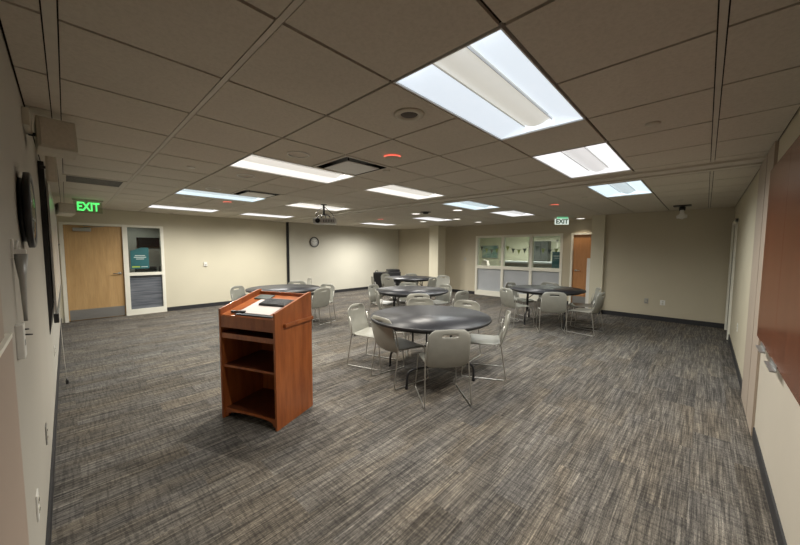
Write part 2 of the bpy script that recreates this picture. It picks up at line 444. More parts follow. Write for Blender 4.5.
# door 2 orange
sbox('door_frame_2', [((XF-.02, DD1, 0), (XF+T, DD1+.055, 2.06)), ((XF-.02, DD0-.05, 0), (XF+T, DD0, 2.06)), ((XF-.016, DD0, 2.01), (XF+T-.002, DD1, 2.06))], M_frame)
d2 = bpy.data.objects.new('door_2', None); COL.objects.link(d2); d2.location = (XF+.05, DD1, 0); d2.rotation_euler = (0, 0, -PI/2); struct(d2)
DW = DD1-DD0
obox('door_leaf', (.003, 0, .012), (DW-.003, .045, 2.006), M_orange, d2)
obox('kick_plate', (.02, -.004, .02), (DW-.02, 0, .26), M_steel, d2)
lever(d2, .08, 1.0, 1)
b = MB(); b.box((.45, -.07, 1.88), (.72, 0, 1.95), M_steel, .006); b.build('door_closer', M_steel, d2)
# door 3 : white door at grazing angle in right wall
sbox('door_frame_3', [((8.0, YR-T, 0), (8.08, YR+.03, 2.12)), ((8.98, YR-T, 0), (9.06, YR+.03, 2.12)), ((8.0, YR-T, 2.06), (9.06, YR+.03, 2.12))], M_frame)
d3 = bpy.data.objects.new('door_3', None); COL.objects.link(d3); d3.location = (8.08, YR-.05, 0); struct(d3)
obox('door_leaf', (.003, -.04, .012), (.897, 0, 2.055), M_frame, d3)

# ------------------------------------------------------------------ ceiling fixtures
def emis(name, col, strength):
    strength *= EK
    m = mat(name, (.8,.8,.8), .5, emit=col, estr=strength); return m
LC = {'n': (.96, .97, 1), 'b': (.72, .90, 1.0), 'w': (1, .965, .90)}
LENS = {}
for k_, c_ in LC.items():
    LENS[k_] = (emis('lens_wing_'+k_, c_, .95), emis('lens_basket_'+k_, tuple(x*y for x, y in zip(c_, (1, .99, .97))), .62))
LENS['near'] = (emis('lens_wing_near', (.80,.90,1.0), .80), emis('lens_basket_near', (.97,.97,.88), .50))
lights_e = []
def ceiling_light(x, y, label, power, kind, first=False):
    t = thing('ceiling_light', label, 'light', (x+.61, y+.305, CEIL), 0, None)
    wing, bask = LENS['near' if first else kind]; narrow = x < 2 and y < 6
    # frame: thin lip + recessed housing walls
    b = MB(); hx, hy = .605, .300; lip = .007
    for q in (((-hx, -hy, -.003), (hx, -hy+lip, .006)), ((-hx, hy-lip, -.003), (hx, hy, .006)), ((-hx, -hy+lip, -.003), (-hx+lip, hy-lip, .006)), ((hx-lip, -hy+lip, -.003), (hx, hy-lip, .006))): b.box(*q, M_lampmetal)
    b.box((-hx, -hy, .006), (hx, -hy+.004, .12), M_lampmetal); b.box((-hx, hy-.004, .006), (hx, hy, .12), M_lampmetal)
    b.box((-hx, -hy+.004, .006), (-hx+.004, hy-.004, .12), M_lampmetal); b.box((hx-.004, -hy+.004, .006), (hx, hy-.004, .12), M_lampmetal)
    b.box((-hx, -hy, .12), (hx, hy, .125), M_lampmetal)
    b.build('housing', M_lampmetal, t)
    # wings: curved reflector cross-section (in y), running along x
    for s_ in (-1, 1):
        w = bmesh.new(); prof = []
        for i in range(9):
            u = i/8; yy = s_*(.098 + (.291-.098)*u); zz = .055*math.sin(PI*(.5+.5*u)) + .006
            prof.append((yy, zz))
        rows = [[w.verts.new((xx, yy, zz)) for yy, zz in prof] for xx in (-.594, .594)]
        for i in range(8): w.faces.new((rows[0][i], rows[0][i+1], rows[1][i+1], rows[1][i]))
        for rw in rows:     # closed ends of the reflector
            lo_r = [w.verts.new((v_.co.x, v_.co.y, .0055)) for v_ in rw]
            for i in range(8): w.faces.new((rw[i], rw[i+1], lo_r[i+1], lo_r[i]))
        q = MB(); q.merge(w, wing, smooth=True); q.build('reflector_wing', wing, t)
    # central basket: bulging diffuser with rounded end caps
    w = bmesh.new(); prof = [(-.095 + .19*i/12, .048 - .040*math.sin(PI*i/12)) for i in range(13)]
    rows = []
    for xx, k2 in ((-.592, 1), (.50, 1), (.53, .9), (.552, .7), (.565, .3), (.57, 0)):
        rows.append([w.verts.new((xx, yy*(1 if k2 > .5 else .6+.4*k2), .05 - (.05-zz)*k2)) for yy, zz in prof])
    for r0, r1 in zip(rows, rows[1:]):
        for i in range(12): w.faces.new((r0[i], r0[i+1], r1[i+1], r1[i]))
    q = MB(); q.merge(w, bask, smooth=True); q.build('diffuser_basket', bask, t)
    q = MB(); q.box((.50, -.098, .052), (.596, .098, .056), wing); q.box((.592, -.098, .008), (.596, .098, .052), wing); q.build('end_reflector', wing, t)
    b = MB()
    for s_ in (-1, 1): b.box((-.590, s_*.097-.0015, .040), (.575, s_*.097+.0015, .052), M_lampmetal)
    b.build('basket_rim', M_lampmetal, t)
    # lamps inside the housing
    for dx in (-.32, .32):
        ld = bpy.data.lights.new('tube_lamp', 'SPOT'); ld.energy = (52 if narrow else 48)*power; ld.spot_size = math.radians(148 if narrow else 168); ld.spot_blend = 1.0
        ld.shadow_soft_size = 0.0; ld.color = {'n': (1,.97,.91), 'b': (.93,.96,.93), 'w': (1,.945,.84)}[kind]
        lo = bpy.data.objects.new('tube_lamp', ld); COL.objects.link(lo); lo.parent = t; lo.location = (dx, 0, .0045)
    return t
for i, (x, y, lab, p, kd) in enumerate(LIGHTS): ceiling_light(x, y, lab, p, kd, i == 0)

def air_vent(x, y, label):
    t = thing('air_vent', label, 'vent', (x+.305, y+.305, CEIL))
    b = MB(); h = .30; w_ = .03
    for q in (((-h, -h, -.004), (h, -h+w_, .008)), ((-h, h-w_, -.004), (h, h, .008)), ((-h, -h+w_, -.004), (-h+w_, h-w_, .008)), ((h-w_, -h+w_, -.004), (h, h-w_, .008))): b.box(*q, M_tee)
    b.build('frame', M_tee, t)
    b = MB(); b.box((-h+w_, -h+w_, .06), (h-w_, h-w_, .065), M_black)
    for q in (((-h+w_, -h+w_, 0), (-h+w_+.004, h-w_, .06)), ((h-w_-.004, -h+w_, 0), (h-w_, h-w_, .06)), ((-h+w_, -h+w_, 0), (h-w_, -h+w_+.004, .06)), ((-h+w_, h-w_-.004, 0), (h-w_, h-w_, .06))): b.box(*q, M_black)
    b.build('plenum', M_black, t)
    b = MB(); b.box((-.205, -.205, -.018), (.205, .205, -.010), M_lampmetal, .003); b.build('plaque', M_lampmetal, t)
    for s1_ in (-1, 1):
        for s2_ in (-1, 1):
            b = MB(); b.box((s1_*.18-.006, s2_*.18-.006, -.010), (s1_*.18+.006, s2_*.18+.006, .06), M_dmetal); b.build('hanger', M_dmetal, t)
air_vent(*VENTS[0], 'square air vent with a drop plaque, between the lectern lights and the red-ringed ceiling disc')
air_vent(*VENTS[1], 'square air vent with a drop plaque, farther one beside the bluish ceiling light')
t = thing('return_grille', 'flat dark grey air return grille in the ceiling near the green exit sign', 'vent', (GR[0]+.305, GR[1]+.305, CEIL))
M_grille = textured('grey_grille', (.16,.16,.15), .6, .1, 30)
b = MB(); b.box((-.26, -.26, .012), (.26, .26, .014), M_black)
for i in range(26): b.box((-.26, -.255+i*.0204, .0), (.26, -.255+i*.0204+.013, .006), M_grille)
b.build('louvres', M_grille, t)
b = MB(); h = .298
for q in (((-h, -h, -.004), (h, -.26, .008)), ((-h, .26, -.004), (h, h, .008)), ((-h, -.26, -.004), (-.26, .26, .008)), ((.26, -.26, -.004), (h, .26, .008))): b.box(*q, M_tee)
b.build('frame', M_tee, t)

def ring_thing(x, y, r, label, name='ceiling_speaker'):
    t = thing(name, label, 'speaker', (x, y, CEIL))
    b = MB(); b.lathe([(r*.86, -.001), (r*.88, -.010), (r*.98, -.010), (r, -.001)], 40, M_white, caps=False); b.build('trim_ring', M_speaker, t)
    b = MB(); b.lathe([(r*.80, -.0015), (r*.4, -.0035), (0, -.004)], 40, M_tile, caps=False); b.build('grille', M_tile, t)
    return t
# nearest speaker/can : flat disc, throat depth painted in as dark colour
M_throat = mat('painted_throat', (.10,.085,.07), .7)
t = thing('recessed_can', 'round recessed can with a dark throat, beside the nearest long ceiling light', 'light', (1.575, 1.43, CEIL+.0008))
b = MB(); b.lathe([(.055, -.002), (.062, -.012), (.092, -.012), (.10, 0), (.05, 0)], 40, M_speaker, caps=False); b.build('trim_ring', M_speaker, t)
b = MB(); b.lathe([(.055, -.0025), (.05, -.006), (0, -.007)], 32, M_throat, caps=False); b.build('throat', M_gap, t)
ring_thing(1.52, 2.75, .10, 'round ceiling speaker beside the nearer square air vent')
ring_thing(1.52, 3.99, .10, 'round ceiling speaker just behind the light over the lectern')
ring_thing(1.52, 5.20, .10, 'round ceiling speaker in front of the bluish light near the farther vent')
ring_thing(1.48, 6.30, .10, 'round ceiling speaker behind the bluish light near the farther vent')
M_red = emis('red_glow', (1, .10, .06), 1.3)
def red_disc(x, y, label):
    t = thing('ceiling_disc', label, 'detector', (x, y, CEIL))
    b = MB(); b.lathe([(0, -.020), (.070, -.018), (.084, -.010), (.086, -.0005)], 32, M_tile, caps=False); b.build('cover', M_tile, t)
    b = MB(); pts = [(.088*math.cos(a), .088*math.sin(a), -.008) for a in [math.radians(165+i*9) for i in range(14)]]
    # glowing arc faces the far side of the disc
    b.tube(pts, .005, M_red, 6); b.build('red_arc', M_red, t)
red_disc(2.17, 2.18, 'ceiling disc with a glowing red arc, beside the nearer square air vent')
red_disc(2.13, 6.44, 'small ceiling disc glowing red near the farther vent')
red_disc(6.49, 2.15, 'small ceiling disc glowing red above the right-hand round table')
red_disc(6.25, 6.75, 'small ceiling disc glowing red near the back corner')
M_can = emis('downlight_lens', (1, .96, .88), 1.6)
def downlight(x, y, label, sq=False, e=7):
    t = thing('downlight', label, 'light', (x, y, CEIL))
    b = MB()
    b.lathe([(.102, -.0005), (.105, -.006), (.120, -.006), (.125, -.0005)], 32, M_lampmetal, caps=False); b.build('trim_ring', M_lampmetal, t)
    b = MB(); b.lathe([(.102, -.003), (.0, -.012)], 32, M_can, caps=False); b.build('lens', M_can, t)
    ld = bpy.data.lights.new('can_lamp', 'SPOT'); ld.energy = e; ld.spot_size = math.radians(110); ld.spot_blend = .6; ld.color = (1,.85,.66); ld.shadow_soft_size = .03
    lo = bpy.data.objects.new('can_lamp', ld); COL.objects.link(lo); lo.parent = t; lo.location = (0, 0, -.01)
downlight(5.88, 5.10, 'round downlight beside the dark ceiling camera ring')
downlight(5.95, 3.96, 'round downlight nearest the bluish light past the ceiling track')
downlight(7.62, 5.10, 'round downlight next to the light by the column')
downlight(8.85, 5.13, 'round downlight between the column and the glazed partition')
downlight(9.70, 2.50, 'round downlight in front of the orange door', e=10)
downlight(7.60, 6.30, 'round downlight farthest left of the column lights')
t = thing('ceiling_camera', 'dark round ceiling camera among the downlights', 'camera', (5.76, 4.70, CEIL))
b = MB(); b.lathe([(0, -.05), (.05, -.045), (.075, -.02), (.078, -.0005)], 32, M_black, caps=False); b.build('dome', M_black, t)
b = MB(); b.lathe([(.078, -.0005), (.08, -.01), (.12, -.008), (.125, -.0005)], 32, M_dmetal, caps=False); b.build('trim_ring', M_dmetal, t)
def plate(x, y, label, r=.045, m=M_speaker):
    b = MB(); b.lathe([(0, -.010), (r*.9, -.009), (r, 0), (0, 0)], 28, m, caps=False); o = b.build('sprinkler_cover', m, None, (x, y, CEIL+.0012)); tag(o, label, 'sprinkler')
plate(2.83, .31, 'round sprinkler cover in the tile nearest the cherry wall cabinet')
plate(.967, 4.02, 'small pale sprinkler cover over the open floor by the maple door', .04, M_white)
plate(5.90, 1.47, 'small round sprinkler cover just past the ceiling track')
plate(7.33, .36, 'small round sprinkler cover before the hanging ceiling camera')
plate(2.49, 2.60, 'small sprinkler cover on the tile next to the vent plaque')

# pan-tilt camera by end wall
t = thing('security_camera', 'white pan and tilt camera hanging from a black ceiling plate near the end wall', 'camera', (8.2, .37, CEIL))
b = MB(); b.box((-.10, -.13, -.02), (.10, .13, -.001), M_black, .005); b.build('ceiling_plate', M_black, t)
b = MB(); b.lathe([(0, -.10), (.045, -.10), (.05, -.05), (.04, -.02), (0, -.02)], 24, M_black, caps=False); b.build('neck', M_black, t)
b = MB(); b.box((-.07, -.03, -.25), (.07, .03, -.09), M_white, .02)
b.lathe([(0, -.06), (.055, -.05), (.06, 0), (.055, .10), (0, .11)], 24, M_white, Matrix.Translation((-.01, 0, -.20)) @ Matrix.Rotation(PI/2, 4, 'Y'))
b.lathe([(0, -.08), (.035, -.075), (.04, 0), (.035, .075), (0, .08)], 20, M_white, Matrix.Translation((0, 0, -.21)) @ Matrix.Rotation(PI/2, 4, 'X'))
b.build('camera_body', M_white, t)

# ------------------------------------------------------------------ exit signs (text meshes)
def text_obj(name, body, size, m, parent, loc, rot, depth=.003):
    cu = bpy.data.curves.new(name, 'FONT'); cu.body = body; cu.size = size; cu.align_x = 'CENTER'; cu.align_y = 'CENTER'
    cu.extrude = depth; cu.offset = size*.03
    o = bpy.data.objects.new(name, cu); COL.objects.link(o)
    bpy.context.view_layer.update()
    dg = bpy.context.evaluated_depsgraph_get()
    me = bpy.data.meshes.new_from_object(o.evaluated_get(dg)); bpy.data.objects.remove(o)
    me.materials.clear(); me.materials.append(m)
    o = bpy.data.objects.new(name, me); COL.objects.link(o); o.parent = parent; o.location = loc; o.rotation_euler = rot
    return o
M_green = emis('green_glow', (.02, 1.0, .14), 1.1)
M_green2 = emis('green_glow_far', (.05, .55, .25), .7)
M_acryl = glass_mat('acrylic_panel', (.80,.88,.80), .05)
t = thing('exit_sign', 'glowing green EXIT sign on a clear panel hanging near the maple door', 'sign', (.315, 8.0, CEIL))
obox('mount_bar', (-.20, -.03, -.035), (.20, .03, -.001), M_tee, t, .003)
obox('clear_panel', (-.185, -.004, -.235), (.185, .004, -.036), M_acryl, t, .001)
text_obj('exit_lettering', 'EXIT', .205, M_green, t, (0, -.009, -.135), (PI/2, 0, 0)).scale = (.70, 1.0, 1.0)
t = thing('exit_sign', 'small white EXIT sign with a green top edge, hanging before the glazed partition', 'sign', (8.95, 2.75, CEIL), -PI*.25)
obox('mount_bar', (-.12, -.02, -.045), (.16, .03, -.001), M_green2, t, .003)
M_signw = emis('lit_white_sign', (.80,.92,.82), .75)
obox('lit_panel', (-.18, -.012, -.195), (.18, .012, -.046), M_signw, t, .003)
text_obj('exit_lettering', 'EXIT', .155, mat('dark_green_letters', (.01,.10,.04), .5), t, (0, -.015, -.12), (PI/2, 0, 0))

# ------------------------------------------------------------------ projector
t = thing('projector', 'ceiling-mounted projector on a black pole with grey body and cables', 'projector', (3.5, 5.4, CEIL), 0)
b = MB(); b.lathe([(.0, 0), (.06, 0), (.06, -.01), (.02, -.015), (.02, -.21), (.0, -.21)], 20, M_black, caps=False); b.build('pole', M_black, t)
b = MB()
for a in (0, PI/2, PI, 3*PI/2):
    b.tube(fillet([(0, 0, -.19), (.10*math.cos(a+.7), .10*math.sin(a+.7), -.21), (.14*math.cos(a+.7), .12*math.sin(a+.7), -.275)], .04), .010, M_black)
b.box((-.05, -.05, -.215), (.05, .05, -.195), M_black, .004); b.build('mount_arms', M_black, t)
M_proj = textured('silver_projector_shell', (.42,.42,.41), .4, .06, 12)
R = Matrix.Rotation(math.radians(-38), 4, 'Z')
b = MB(); b.box((-.19, -.15, -.375), (.235, .16, -.275), M_proj, .014, R); b.build('body', M_proj, t)
b = MB()
for i in range(7): b.box((.0+i*.030, -.1525, -.35), (.012+i*.030, -.150, -.30), M_black, 0, R)
b.build('air_slots', M_black, t)
b = MB(); b.lathe([(0, 0), (.042, 0), (.045, .035), (.032, .036), (.03, .01), (0, .01)], 24, M_gloss, R @ Matrix.Translation((-.10, -.150, -.325)) @ Matrix.Rotation(PI/2, 4, 'X'), caps=False); b.build('lens', M_gloss, t)
b = MB(); b.tube(fillet([(.02, .0, -.05), (.10, .03, -.08), (.21, -.02, -.19), (.17, -.10, -.30)], .05), .006, M_black, 6)
b.tube(fillet([(.0, .02, -.06), (-.08, .05, -.10), (-.16, .04, -.22), (-.13, 0, -.28)], .05), .005, M_black, 6); b.build('cable', M_black, t)

# ------------------------------------------------------------------ wall fittings
def clock_face(parent, r, hands=True, big=False):
    b = MB(); b.lathe([(r*.86, .0), (r*.88, .035), (r*.95, .042), (r, .034), (r, 0), (r*.86, 0)], 48, M_black, caps=False); b.build('rim', M_black, parent)
    b = MB(); b.lathe([(0, .012), (r*.875, .012), (r*.875, .002), (0, .002)], 48, mat('clock_dial', (.72,.72,.68), .5), caps=False); b.build('dial', None, parent)
    for i in range(12):
        b = MB(); a = i*PI/6; M_ = Matrix.Rotation(a, 4, 'Z'); b.box((-.006*r/.15, r*.66, .012), (.006*r/.15, r*.78, .0135), M_black, 0, M_)
        b.build('hour_mark', M_black, parent)
    b = MB(); b.box((-.005, -.01, .014), (.005, r*.42, .016), M_black, 0, Matrix.Rotation(math.radians(-290), 4, 'Z')); b.build('hour_hand', M_black, parent)
    b = MB(); b.box((-.0035, -.01, .017), (.0035, r*.62, .019), M_black, 0, Matrix.Rotation(math.radians(-75), 4, 'Z')); b.build('minute_hand', M_black, parent)
t = thing('wall_clock', 'small black-rimmed round clock on the back wall beyond the projector', 'clock', (5.87, YB-.001, 1.815)); t.rotation_euler = (PI/2, 0, 0)
clock_face(t, .172)
# big clock seen edge-on on left wall
t = thing('wall_clock', 'large thick black round clock seen edge-on, near the camera on the left wall', 'clock', (XL+.001, 2.35, 1.737)); t.rotation_euler = (0, PI/2, 0)
b = MB(); b.lathe([(0, 0), (.150, 0), (.150, .020), (0, .020)], 48, M_black, caps=False); b.build('mounting_drum', M_black, t)
b = MB(); b.lathe([(.152, .020), (.157, .038), (.168, .042), (.178, .036), (.178, .018), (.152, .018)], 56, M_black, caps=False); b.build('rim', M_black, t)
b = MB(); b.lathe([(0, .018), (.153, .018), (.153, .024), (0, .024)], 48, mat('clock_dial', (.72,.72,.68), .5), caps=False); b.build('dial', None, t)
b = MB(); b.lathe([(.156, .034), (.12, .040), (.06, .044), (0, .045)], 48, M_glass, caps=False); b.build('glass_dome', M_glass, t)
b = MB(); b.box((-.005, -.01, .026), (.005, .12, .028), M_black); b.box((-.02, -.004, .0275), (.09, .004, .030), M_black); b.build('hands', M_black, t)

# tapered metal holder with white bracket under the clock
M_hold = textured('dull_grey_metal_sleeve', (.34,.34,.32), .4, .35, 9, (1,1,.35), metal=.5)
t = thing('tapered_holder', 'grey tapered metal holder with a white bracket, below the large black clock', 'holder', (XL, 1.86, 0))
b = MB(); b.lathe([(0, 1.28), (.005, 1.28), (.006, 1.32), (.010, 1.44), (.019, 1.535), (.018, 1.535), (.009, 1.44), (.0, 1.40)], 28, M_hold, Matrix.Translation((.0215, 0, 0)), caps=False); b.build('sleeve', M_hold, t)
b = MB(); b.box((.0, -.018, 1.536), (.036, .018, 1.552), M_white, .003); b.box((0, -.022, 1.52), (.006, .022, 1.59), M_white, .002); b.tube([(.010, 0, 1.55), (.016, -.006, 1.585)], .004, M_white); b.build('bracket', M_white, t)
# control box with lever
t = thing('wall_control', 'slim white wall control box with a small black lever below the tapered holder', 'thermostat', (XL, 1.80, 1.225))
b = MB(); b.box((0, -.035, -.07), (.020, .035, .055), M_white, .004); b.build('cover', M_white, t)
b = MB(); b.box((.003, .035, -.06), (.017, .037, .045), M_steel); b.build('side_vent', M_steel, t)
b = MB(); b.tube([(.019, .02, .01), (.036, .035, .005)], .003, M_black); b.tube([(.019, .02, .03), (.028, .03, .028)], .003, M_black); b.build('lever', M_black, t)
b = MB(); b.box((.0195, -.01, -.025), (.021, .01, -.005), M_steel); b.build('dial_window', M_steel, t)

def outlet(loc, rz, label, m=M_white, w=.035, h=.057):
    t = thing('wall_outlet', label, 'outlet', loc, rz)
    b = MB(); b.box((-w, -.006, -h), (w, -.0003, h), m, .002); b.build('cover_plate', m, t)
    b = MB()
    for dz in (-.022, .022):
        b.lathe([(0, 0), (.016, 0), (.016, .002), (0, .002)], 20, M_speaker, Matrix.Translation((0, -.006, dz)) @ Matrix.Rotation(PI/2, 4, 'X'), caps=False)
        for dx in (-.006, .006): b.box((dx-.0012, -.0095, dz-.003), (dx+.0012, -.0078, dz+.006), M_black)
    b.build('socket', M_speaker, t)
    return t
outlet((XL, 2.87, .42), -PI/2 + PI, 'steel wall outlet low on the left wall, farther of the two near the camera', M_steel)
outlet((XL, 2.03, .45), PI/2, 'white wall outlet low on the left wall, nearest the camera')
outlet((XL, 5.05, .45), PI/2, 'white wall outlet low under the whiteboard end')
outlet((XE, .93, .42), -PI/2, 'steel outlet low on the bare end wall, farther from the white door', M_steel)
outlet((XE, .64, .41), -PI/2, 'white outlet low on the bare end wall, nearer the white door', M_white, .045)
outlet((XF, 7.05, .40), -PI/2, 'white outlet low on the far wall right of the column')
outlet((6.42, YR, .50), PI, 'white outlet low on the right wall beyond the pilaster')
t = thing('wall_switch', 'small pale thermostat on the back wall between the sidelight and the black strip', 'thermostat', (2.57, YB, 1.16))
b = MB(); b.box((-.04, -.03, -.055), (.04, -.0005, .055), M_white, .004); b.build('cover', M_white, t)
b = MB(); b.box((-.02, -.032, -.03), (.02, -.03, -.015), M_black); b.build('display', M_black, t)
t = thing('light_switch', 'small pale light switch on the far wall beside the glazed partition', 'switch', (XF, 6.31, 1.24), -PI/2)
b = MB(); b.box((-.035, -.006, -.057), (.035, -.0005, .057), M_steel, .002); b.build('cover_plate', M_steel, t)
b = MB(); b.box((-.008, -.012, -.015), (.008, -.006, .015), M_white); b.build('toggle', M_white, t)

# display, whiteboard, cord on left wall
t = thing('wall_display', 'long black casing with a tapered lower end, seen edge-on along the left wall', 'screen', (XL, 4.36, 0))
XZ = Matrix(((1,0,0,0),(0,0,1,0),(0,1,0,0),(0,0,0,1)))
b = MB(); b.prism([(.0005, .76), (.004, .76), (.030, 1.02), (.038, 2.34), (.0005, 2.34)], 0, 3.6, M_black, XZ); b.build('casing', M_black, t)
b = MB(); b.prism([(.0305, 1.04), (.032, 1.04), (.0395, 2.30), (.038, 2.30)], .02, 3.5, M_gloss, XZ); b.build('screen_glass', M_gloss, t)
M_board = mat('whiteboard_surface', (.72,.73,.70), .2)
t = thing('whiteboard', 'pale board with a silver edge standing just proud of the black casing', 'whiteboard', (XL, 4.36, 0))
b = MB(); b.box((.043, .05, .95), (.052, 3.85, 2.18), M_board, .002); b.build('board', M_board, t)
b = MB()
for q in (((.042, .03, .93), (.056, .05, 2.20)), ((.042, 3.85, .93), (.056, 3.87, 2.20)), ((.042, .05, 2.18), (.056, 3.85, 2.20))): b.box(*q, M_steel)
b.build('edge_frame', M_steel, t)
b = MB(); b.box((.036, .03, .90), (.062, 3.87, .93), M_steel, .003); b.build('tray', M_steel, t)
b = MB(); b.box((.032, .0, .86), (.066, .08, .94), M_black, .008); b.build('tray_end_cap', M_black, t)
t = thing('pull_cord', 'thin pale cord with a black tip hanging below the whiteboard end', 'cord', (XL+.072, 4.40, 0))
b = MB(); b.tube([(0, 0, .90), (.004, 0, .65), (.016, 0, .30)], .0018, M_white, 6); b.build('cord', M_white, t)
b = MB(); b.lathe([(0, .245), (.010, .25), (.012, .28), (.004, .305), (0, .305)], 14, M_black, Matrix.Translation((.016,0,0)), caps=False); b.build('tip', M_black, t)

# wall speakers
def wall_speaker(loc, d, label, rx=0, rz=0):
    t = thing('wall_speaker', label, 'speaker', loc); t.rotation_euler = (rx, 0, rz)
    b = MB(); b.box((-d[0]/2, -d[1]/2, -d[2]/2), (d[0]/2, d[1]/2, d[2]/2), M_speaker, .012); b.build('cabinet', M_speaker, t)
    b = MB(); b.box((-d[0]/2+.015, -d[1]/2-.006, -d[2]/2+.015), (d[0]/2-.015, -d[1]/2+.002, d[2]/2-.015), M_tile, .004); b.build('grille', M_tile, t)
    b = MB(); b.tube([(-d[0]/2+.02, 0, 0), (-d[0]/2-.03, 0, .0)], .012, M_dmetal); b.build('bracket', M_dmetal, t)
wall_speaker((-.008, 3.12, 2.275), (.18, .14, .205), 'large cream wall speaker box nearest the ceiling above the big clock', -.22, .10)
wall_speaker((-.052, 4.25, 2.27), (.07, .12, .26), 'upright cream wall speaker at the top of the black casing', 0, .0)
wall_speaker((.02, 7.7, 2.20), (.20, .20, .17), 'small cream wall speaker beside the green exit sign', -.2, .3)
tag(obox('chime_box', (XL+.0005, 2.88, 2.27), (XL+.03, 3.12, 2.37), M_speaker, None, .004), 'small beige box high on the left wall before the large speaker', 'chime')
t = thing('wall_hook', 'small dark metal hook on the wall beside the maple door frame', 'hook', (XL, 9.2, 1.62))
b = MB(); b.box((.0005, -.02, -.03), (.006, .02, .03), M_steel); b.build('plate', M_steel, t)
b = MB(); b.tube(fillet([(.006, 0, 0), (.05, 0, 0), (.06, 0, .03)], .02), .006, M_dmetal); b.build('prong', M_dmetal, t)

# ------------------------------------------------------------------ cherry wall cabinet (right)
t = thing('wall_cabinet', 'long glossy dark cherry cabinet front with steel pulls along the right wall', 'cabinet', (0, YR, 0))
b = MB(); b.box((-.12, .0, .86), (3.93, .012, 2.20), M_glosswood); b.build('carcass', M_glosswood, t)
xs = [-.12, .66, 1.46, 2.26, 3.06, 3.93]
for i, (a, c) in enumerate(zip(xs, xs[1:])):
    d = MB(); d.box((a+.002, .012, .862), (c-.002, .033, 2.198), M_glosswood, .0015); dd = d.build('cabinet_door', M_glosswood, t)
    px = (c-.38) if i % 2 == 0 else (a+.06 if i != 3 else c-.02)
    px = {4: 3.50, 3: 3.00, 2: 1.6, 1: 1.4, 0: .3}[i]
    h = MB(); h.box((px-.12, .033, .835), (px+.12, .062, .845), M_steel, .002); h.box((px-.12, .033, .835), (px+.12, .037, .875), M_steel, .001); h.build('cabinet_pull', M_steel, dd)

# ------------------------------------------------------------------ lectern
rz = math.atan2(-.92, .39)
t = thing('lectern', 'cherry wood lectern with open shelves standing alone on the carpet', 'lectern', (1.283, 2.962, 0), rz)
W_, Dp = .64, .50; hw, hd = W_/2, Dp/2; th = .022
ZF, ZB = 1.02, 1.145
side_poly = [(-hd, 0), (hd, 0), (hd, ZB), (hd-.035, ZB), (-hd, ZF)]
def yz(M_x): # prism xy->(y,z), z->x
    return Matrix(((0,0,1,M_x),(1,0,0,0),(0,1,0,0),(0,0,0,1)))
for s_ in (-1, 1):
    b = MB(); b.prism(side_poly, -th/2, th/2, M_cherry, yz(s_*(hw-th/2)), .002); b.build('side_panel', M_cherry, t)
iw = hw-th
slope = (ZB-ZF)/(Dp-.035)
def zt(y): return ZF-.055 + slope*(y+hd)
b = MB(); b.prism([(-hd+.01, zt(-hd+.01)-.02), (hd-.02, zt(hd-.02)-.02), (hd-.02, zt(hd-.02)), (-hd+.01, zt(-hd+.01))], -iw, iw, M_cherry, yz(0)); b.build('reading_top', M_cherry, t)
b = MB(); b.box((-iw, hd-.02, .06), (iw, hd-.003, ZB-.02), M_cherry); b.build('front_panel', M_cherry, t)
b = MB(); b.box((-iw, -hd+.004, .855), (iw, -hd+.022, ZF-.058), M_cherry, .002); b.build('apron', M_cherry, t)
b = MB(); b.box((-iw, -hd+.012, .760), (iw, hd-.021, .80), M_cherryshade); b.box((-iw, -hd+.006, .758), (iw, -hd+.012, .802), M_cherry); b.build('upper_shelf', M_cherryshade, t)
b = MB(); b.box((-iw, -hd+.022, .485), (iw, hd-.021, .505), M_cherryshade); b.box((-iw, -hd+.018, .485), (iw, -hd+.022, .505), M_cherry); b.build('middle_shelf', M_cherryshade, t)
b = MB(); b.box((-iw, -hd+.03, .075), (iw, hd-.021, .092), M_cherryshade); b.build('bottom_shelf', M_cherryshade, t)
# arched kick board
pts = [(-iw, .02), (-iw+.03, .02)]
for i in range(15):
    a = PI - PI*i/14; pts.append((math.cos(a)*(iw-.035), .02+.055*math.sin(a)**.5 if math.sin(a) > 1e-6 else .02))
pts += [(iw-.03, .02), (iw, .02), (iw, .092), (-iw, .092)]
# ensure simple polygon
xz = Matrix(((1,0,0,0),(0,0,-1,-hd+.03),(0,1,0,0),(0,0,0,1)))
q = []; 
for p in pts:
    if not q or (abs(p[0]-q[-1][0]) > 1e-5 or abs(p[1]-q[-1][1]) > 1e-5): q.append(p)
b = MB(); b.prism(q, 0, .012, M_cherry, xz); b.build('kick_board', M_cherry, t)
for s_ in (-1, 1):
    b = MB(); lo_, hi_ = sorted((s_*(hw+.0005), s_*(hw+.03))); b.box((lo_, -hd+.10, .880), (hi_, hd-.01, .912), M_cherry, .006); b.build('side_rail', M_cherry, t)
for sx in (-1, 1):
    for sy in (-1, 1):
        b = MB(); b.lathe([(0, -.011), (.026, -.011), (.028, 0), (.026, .011), (0, .011)], 20, M_black, Matrix.Translation((sx*(iw-.05), sy*(hd-.07), .028)) @ Matrix.Rotation(PI/2, 4, 'Y'), caps=False)
        b.box((sx*(iw-.05)-.02, sy*(hd-.07)-.015, .05), (sx*(iw-.05)+.02, sy*(hd-.07)+.015, .075), M_black); b.build('caster', M_black, t)
